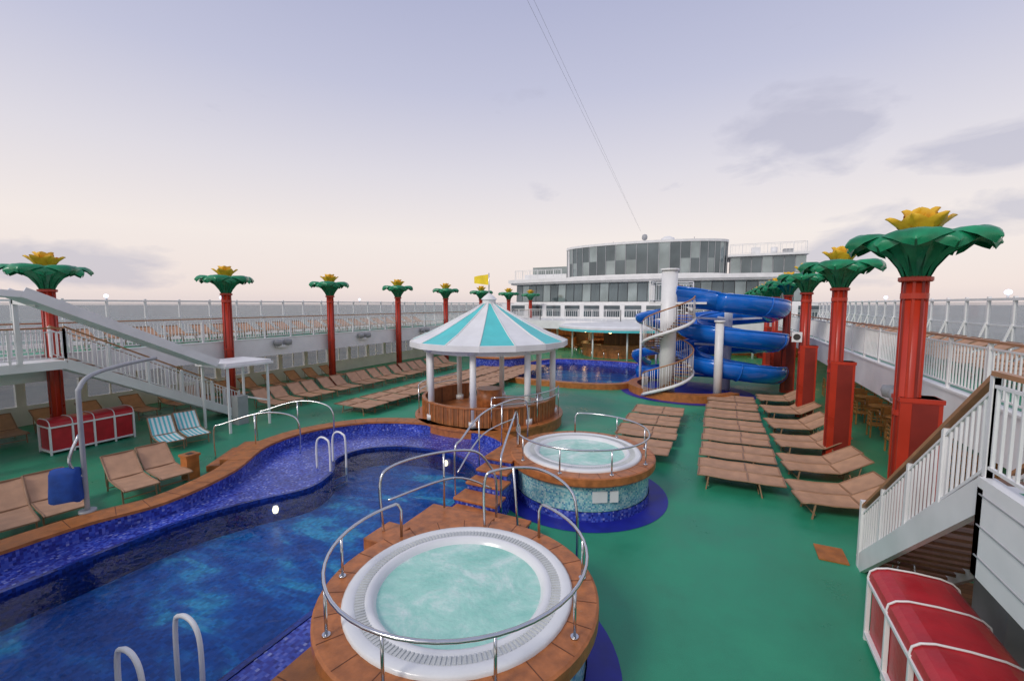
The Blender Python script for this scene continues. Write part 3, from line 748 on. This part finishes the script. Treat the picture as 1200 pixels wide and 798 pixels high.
mb=MB('small_whirlpool',[MOS,COPING,TUBW]); mb.lathe(-14.6,28.5,[(2.1,0),(2.1,.85)],40,0); mb.lathe(-14.6,28.5,[(2.2,.85),(2.2,.95),(1.6,.95),(1.6,.85)],40,1,False); mb.disc(-14.6,28.5,.88,1.6,40,2); mb.make()

# ------------------------------------------------------------------ forward superstructure
yf=lambda x,b=2.6: 50-b*max(0,1-((x+8.1)/15.5)**2)
mb=MB('ship_superstructure',[WHITE,GLASSD,GLASSL,DARK,TEAK,GREY,BACK,DECK])
def band(x0,x1,z0,z1,off=0,depth=6,m=0,n=24,b=2.6,slope=0,y=None):
    vs=[];F=[]
    for i in range(n+1):
        x=x0+(x1-x0)*i/n; yy=(yf(x,b) if y is None else y(x))-off
        vs+=[(x,yy,z0),(x,yy+slope,z1),(x,yy+depth,z1),(x,yy+depth,z0)]
    for i in range(n):
        a=4*i;c=a+4
        F+=[(a,c,c+1,a+1),(a+1,c+1,c+2,a+2),(a+3,a,c,c+3)[::-1]]
    F+=[(0,1,2,3),(4*n+3,4*n+2,4*n+1,4*n)]
    mb.add(vs,F,m)
mb.box(XL+.3,XR-.3,46,56,0.0,2.3,6)
band(XL,XR,2.3,3.1,8.5,18,0)
mb.box(XL,XR,46.5,58,3.1,4.7,0)
for i in range(14): 
    x=XL+1.6+i*2.2; mb.box(x,x+1.7,46.46,46.5,3.3,4.5,1)
band(XL+.5,XR-.5,4.7,4.9,.3,8,0)
# lower window strip: individual panes alternating tone
def strip(x0,x1,z0,z1,n,off=0,ms=(1,1,2)):
    for i in range(n):
        xa=x0+(x1-x0)*i/n+.04; xb=x0+(x1-x0)*(i+1)/n-.04
        mb.add([(xa,yf(xa)-off,z0),(xb,yf(xb)-off,z0),(xb,yf(xb)-off+.15,z1),(xa,yf(xa)-off+.15,z1)],[(0,1,2,3)],ms[i%len(ms)])
band(XL+.6,XR-.6,4.9,7.0,-.25,8,5)
strip(XL+.6,XR-.6,4.95,6.95,30,.0,(1,2,1,1,2))
band(XL+.2,XR-.2,7.0,7.2,.7,9,0); band(XL,XR,7.2,7.6,1.1,9,0)
DX0,DX1=-16.8,.3
DC=(DX0+DX1)/2; DH=(DX1-DX0)/2
ND=24
def drum(z0,z1,o0,o1,m,i0=0,i1=ND):
    for i in range(i0,i1):
        a0=math.pi*i/ND;a1=math.pi*(i+1)/ND
        def q(a,o): return (DC-math.cos(a)*(DH+o),50.5-math.sin(a)*(3.2+o))
        p0,p1=q(a0,o0),q(a1,o0); r0,r1=q(a0,o1),q(a1,o1)
        mb.add([(*p0,z0),(*p1,z0),(*r1,z1),(*r0,z1)],[(0,1,2,3)],m[i%len(m)] if isinstance(m,(list,tuple)) else m)
drum(7.6,7.8,.05,.05,0); drum(7.8,9.3,.0,.02,[1,2,1,1,2],3); drum(9.3,10.95,.02,.04,[2,1,1,2,1,1,1],3); drum(7.8,10.95,.0,.04,0,0,3)
drum(10.95,11.2,.14,.14,0)
mb.add([(DC-math.cos(math.pi*i/ND)*(DH+.14),50.5-math.sin(math.pi*i/ND)*3.34,11.2) for i in range(ND+1)]+[(DX1+.14,56,11.2),(DX0-.14,56,11.2)],[list(range(ND+3))],0)
mb.box(DX0,DX1,50.5,56,7.6,11.1,0)
for i in range(ND+1):
    a=math.pi*i/ND
    mb.beam((DC-math.cos(a)*(DH+.03),50.5-math.sin(a)*3.23,7.8),(DC-math.cos(a)*(DH+.06),50.5-math.sin(a)*3.26,10.95),.06,.06,5)
mb.box(.6,XR-.8,50,56,7.6,9.4,5); mb.box(.4,XR-.5,49.6,56,9.4,9.6,0)
for i in range(7): mb.box(.7+i*.93,1.53+i*.93,49.93,49.99,7.75,9.3,1 if i%3 else 2)
mb.fence([(.6,49.7,9.6),(XR-.7,49.7,9.6)],1.0,0,0,.3,1); mb.box(2.6,3.4,52,53,9.6,10.5,0); mb.cyl(4.6,52,9.6,10.4,.3,.3,14,0); mb.box(5.4,6.3,51.8,52.6,9.6,10.2,5)
mb.box(XL+1.5,DX0-.2,50.5,56,7.6,8.3,0); mb.fence([(XL+1,48.8,7.6),(DX0,48.2,7.6)],1.1,0,0,.3,1); mb.box(XL+2,DX0-.6,52,56,8.3,9.3,2)
mb.cyl(-8.2,52,11.2,11.9,.1,.06,10,0); mb.lathe(-8.2,52,[(.02,11.85),(.28,12.0),(.32,12.25),(.25,12.5),(.02,12.6)],14,5)
mb.lathe(-5.8,53,[(.9,11.2),(.95,11.6),(.7,12.1),(.3,12.3),(.01,12.35)],20,0)
for x in (-12,-3): mb.cyl(x,53,11.2,12.1,.03,.03,6,5)
mb.fence([(XL+.3,41.4,3.1),(-16,39.7,3.1),(-8,38.8,3.1),(0,39.7,3.1),(XR-.3,41.4,3.1)],1.05,0,0,.2,1.3)
mb.make()
mb=MB('poolside_bar',[WOODR,TURQ,WHITE,WARM,DARK,STEEL,WOODP])
mb.lathe(-8.2,40.5,[(3.6,0),(3.6,1.05),(3.75,1.05),(3.75,1.12),(3,1.12)],40,0,False)
mb.lathe(-8.2,40,[(5.4,2.4),(5.6,2.55),(5.6,2.7),(5.2,2.85),(0,3.2)],48,2,False); mb.lathe(-8.2,40,[(5.62,2.36),(5.62,2.54),(5.35,2.4),(0,2.4)],48,1,False)
for k in range(10):
    a=2*math.pi*k/10; mb.cyl(-8.2+4.6*math.cos(a),40+4.6*math.sin(a),0,2.4,.07,.07,10,2)
    mb.lathe(-8.2+4.0*math.cos(a+.3),40+4.0*math.sin(a+.3),[(.01,2.2),(.11,2.24),(.11,2.3),(.01,2.33)],10,3)
for k in range(12):
    a=math.pi+math.pi*k/11; x=-8.2+4.3*math.cos(a);y=40.5+4.3*math.sin(a); mb.cyl(x,y,.02,.7,.03,.03,8,5); mb.cyl(x,y,.7,.77,.18,.18,12,0)
mb.box(-10,-6.4,41,41.6,0,2.1,6)
for i in range(22):
    x=XL+1.5+i*1.4; mb.box(x-.14,x+.14,43.9,44.12,2.05,2.2,3)
for i in range(7):
    x=XL+2+i*4.6
    mb.box(x,x+3.4,44.5,45.2,0,1.1,0); mb.box(x+.3,x+3,45.7,45.9,1.2,2.0,6)
mb.make()
mb=MB('support_post_row',[WHITE])
for i in range(9): mb.cyl(XL+2+i*3.5,41.9,0,2.35,.1,.1,12,0)
mb.make()

for k in (0,.35):
    mb=MB('rigging_cable',[GREY]); mb.tube([(-6.4+k+( -8.3+6.4-k)*t,50*t,17.6+(12.6-17.6)*t) for t in [i/20 for i in range(21)]],.005,0,5); mb.make()
mb=MB('aft_upper_deck',[WHITE,DECK]); mb.box(XLe,2.28,-6,.2,2.65,2.9,0); mb.box(XLe+.1,2.2,-6,.1,2.904,2.91,1); mb.make()
mb=MB('ship_hull',[WHITE]); mb.box(XL,XR,-40,90,-22,-1.6); mb.box(XL,XR,-40,-6.0,-1.6,-.02); mb.box(XL,XR,60,90,-1.6,2.9);mb.make()
def seamat():
    m,nt,b=newmat('sea_water'); tc=N(nt,'ShaderNodeTexCoord')
    b.inputs['Base Color'].default_value=(.035,.075,.1,1); b.inputs['Roughness'].default_value=.25
    n=N(nt,'ShaderNodeTexNoise'); n.inputs['Scale'].default_value=.06; n.inputs['Detail'].default_value=6
    nt.links.new(tc.outputs['Object'],n.inputs['Vector']); bp=N(nt,'ShaderNodeBump'); bp.inputs['Strength'].default_value=1; bp.inputs['Distance'].default_value=1.5
    nt.links.new(n.outputs['Fac'],bp.inputs['Height']); nt.links.new(bp.outputs['Normal'],b.inputs['Normal']); return m
mb=MB('sea_water',[seamat()]); mb.lathe(0,0,[(40000,-21),(8000,-21),(1500,-21),(300,-21),(.1,-21)],64,0,False); o=mb.make()
o.data.flip_normals()

# ------------------------------------------------------------------ sky
wd=bpy.data.worlds.new('World'); sc.world=wd; wd.use_nodes=True; nt=wd.node_tree; nt.nodes.clear()
out=N(nt,'ShaderNodeOutputWorld'); bg=N(nt,'ShaderNodeBackground'); bg2=N(nt,'ShaderNodeBackground'); ad=N(nt,'ShaderNodeAddShader')
sky=N(nt,'ShaderNodeTexSky'); sky.sky_type='NISHITA'; sky.sun_disc=False; sky.sun_elevation=R(38); sky.sun_rotation=R(200); sky.altitude=20; sky.air_density=1.2; sky.dust_density=1
nt.links.new(sky.outputs[0],bg2.inputs[0]); bg2.inputs[1].default_value=.01
tc=N(nt,'ShaderNodeTexCoord'); nz=N(nt,'ShaderNodeVectorMath',operation='NORMALIZE'); nt.links.new(tc.outputs['Generated'],nz.inputs[0])
sp=N(nt,'ShaderNodeSeparateXYZ'); nt.links.new(nz.outputs[0],sp.inputs[0])
rp=ramp(nt,[(0,(.70,.61,.61)),(.03,(.79,.68,.655)),(.14,(.83,.745,.705)),(.27,(.69,.655,.70)),(.42,(.51,.515,.65)),(.58,(.39,.41,.58)),(1,(.34,.37,.5))])
nt.links.new(sp.outputs[2],rp.inputs['Fac'])
def vm(op,a,b=None,c=None):
    n=N(nt,'ShaderNodeVectorMath',operation=op)
    for i,v in enumerate((a,b,c)):
        if v is None: continue
        if isinstance(v,tuple): n.inputs[i].default_value=v
        else: nt.links.new(v,n.inputs[i])
    return n
def ma(op,a,b=0,clamp=False):
    n=N(nt,'ShaderNodeMath',operation=op); n.use_clamp=clamp
    for i,v in enumerate((a,b)):
        if isinstance(v,(int,float)): n.inputs[i].default_value=v
        else: nt.links.new(v,n.inputs[i])
    return n.outputs[0]
sc_=vm('MULTIPLY',nz.outputs[0],(1,1,2.6))
cn=N(nt,'ShaderNodeTexNoise'); cn.inputs['Scale'].default_value=7; cn.inputs['Detail'].default_value=7; cn.inputs['Roughness'].default_value=.55; cn.inputs['Distortion'].default_value=.3
nt.links.new(sc_.outputs[0],cn.inputs['Vector'])
def blob(az,el,sx,sz):
    d=(math.sin(R(az))*math.cos(R(el)),math.cos(R(az))*math.cos(R(el)),math.sin(R(el)))
    s=vm('SUBTRACT',nz.outputs[0],d); m=vm('MULTIPLY',s.outputs[0],(1/sx,1/sx,1/sz)); l=N(nt,'ShaderNodeVectorMath',operation='LENGTH'); nt.links.new(m.outputs[0],l.inputs[0])
    return ma('SUBTRACT',1,l.outputs['Value'],True)
b1=blob(8,17.5,.2,.1); b2=blob(22,13.5,.2,.06); b3=blob(12,5.5,.14,.08); b4=blob(-72,3.3,.3,.06); b5=blob(24,8,.3,.05)
s1=ma('MAXIMUM',ma('MAXIMUM',b1,b2),ma('MAXIMUM',ma('MAXIMUM',b3,b4),b5))
cl=ma('MULTIPLY',ma('SUBTRACT',ma('ADD',cn.outputs['Fac'],ma('MULTIPLY',s1,.5)),.66),4.5,True)
cl=ma('MULTIPLY',cl,.6)
mx=N(nt,'ShaderNodeMix',data_type='RGBA'); nt.links.new(cl,mx.inputs[0]); nt.links.new(rp.outputs['Color'],mx.inputs[6]); mx.inputs[7].default_value=(.42,.415,.52,1)
nt.links.new(mx.outputs[2],bg.inputs[0]); bg.inputs[1].default_value=1.04
nt.links.new(bg.outputs[0],ad.inputs[0]); nt.links.new(bg2.outputs[0],ad.inputs[1]); nt.links.new(ad.outputs[0],out.inputs[0])
sl=bpy.data.lights.new('sun','SUN'); sl.energy=1.5; sl.angle=R(16); sl.color=(1,.93,.85)
so=bpy.data.objects.new('sun',sl); COL.objects.link(so)
dirv=Vector((math.sin(R(200))*math.cos(R(38)),math.cos(R(200))*math.cos(R(38)),math.sin(R(38)))); so.rotation_euler=dirv.to_track_quat('Z','Y').to_euler()

# ------------------------------------------------------------------ camera
cam=bpy.data.cameras.new('camera'); cam.lens=15.3; cam.sensor_width=36; cam.clip_end=60000; cam.clip_start=.05
co=bpy.data.objects.new('camera',cam); COL.objects.link(co); co.location=(0,0,4.6)
pit=math.atan(42/510.); co.rotation_euler=(math.pi/2-pit,0,R(25.66)); sc.camera=co
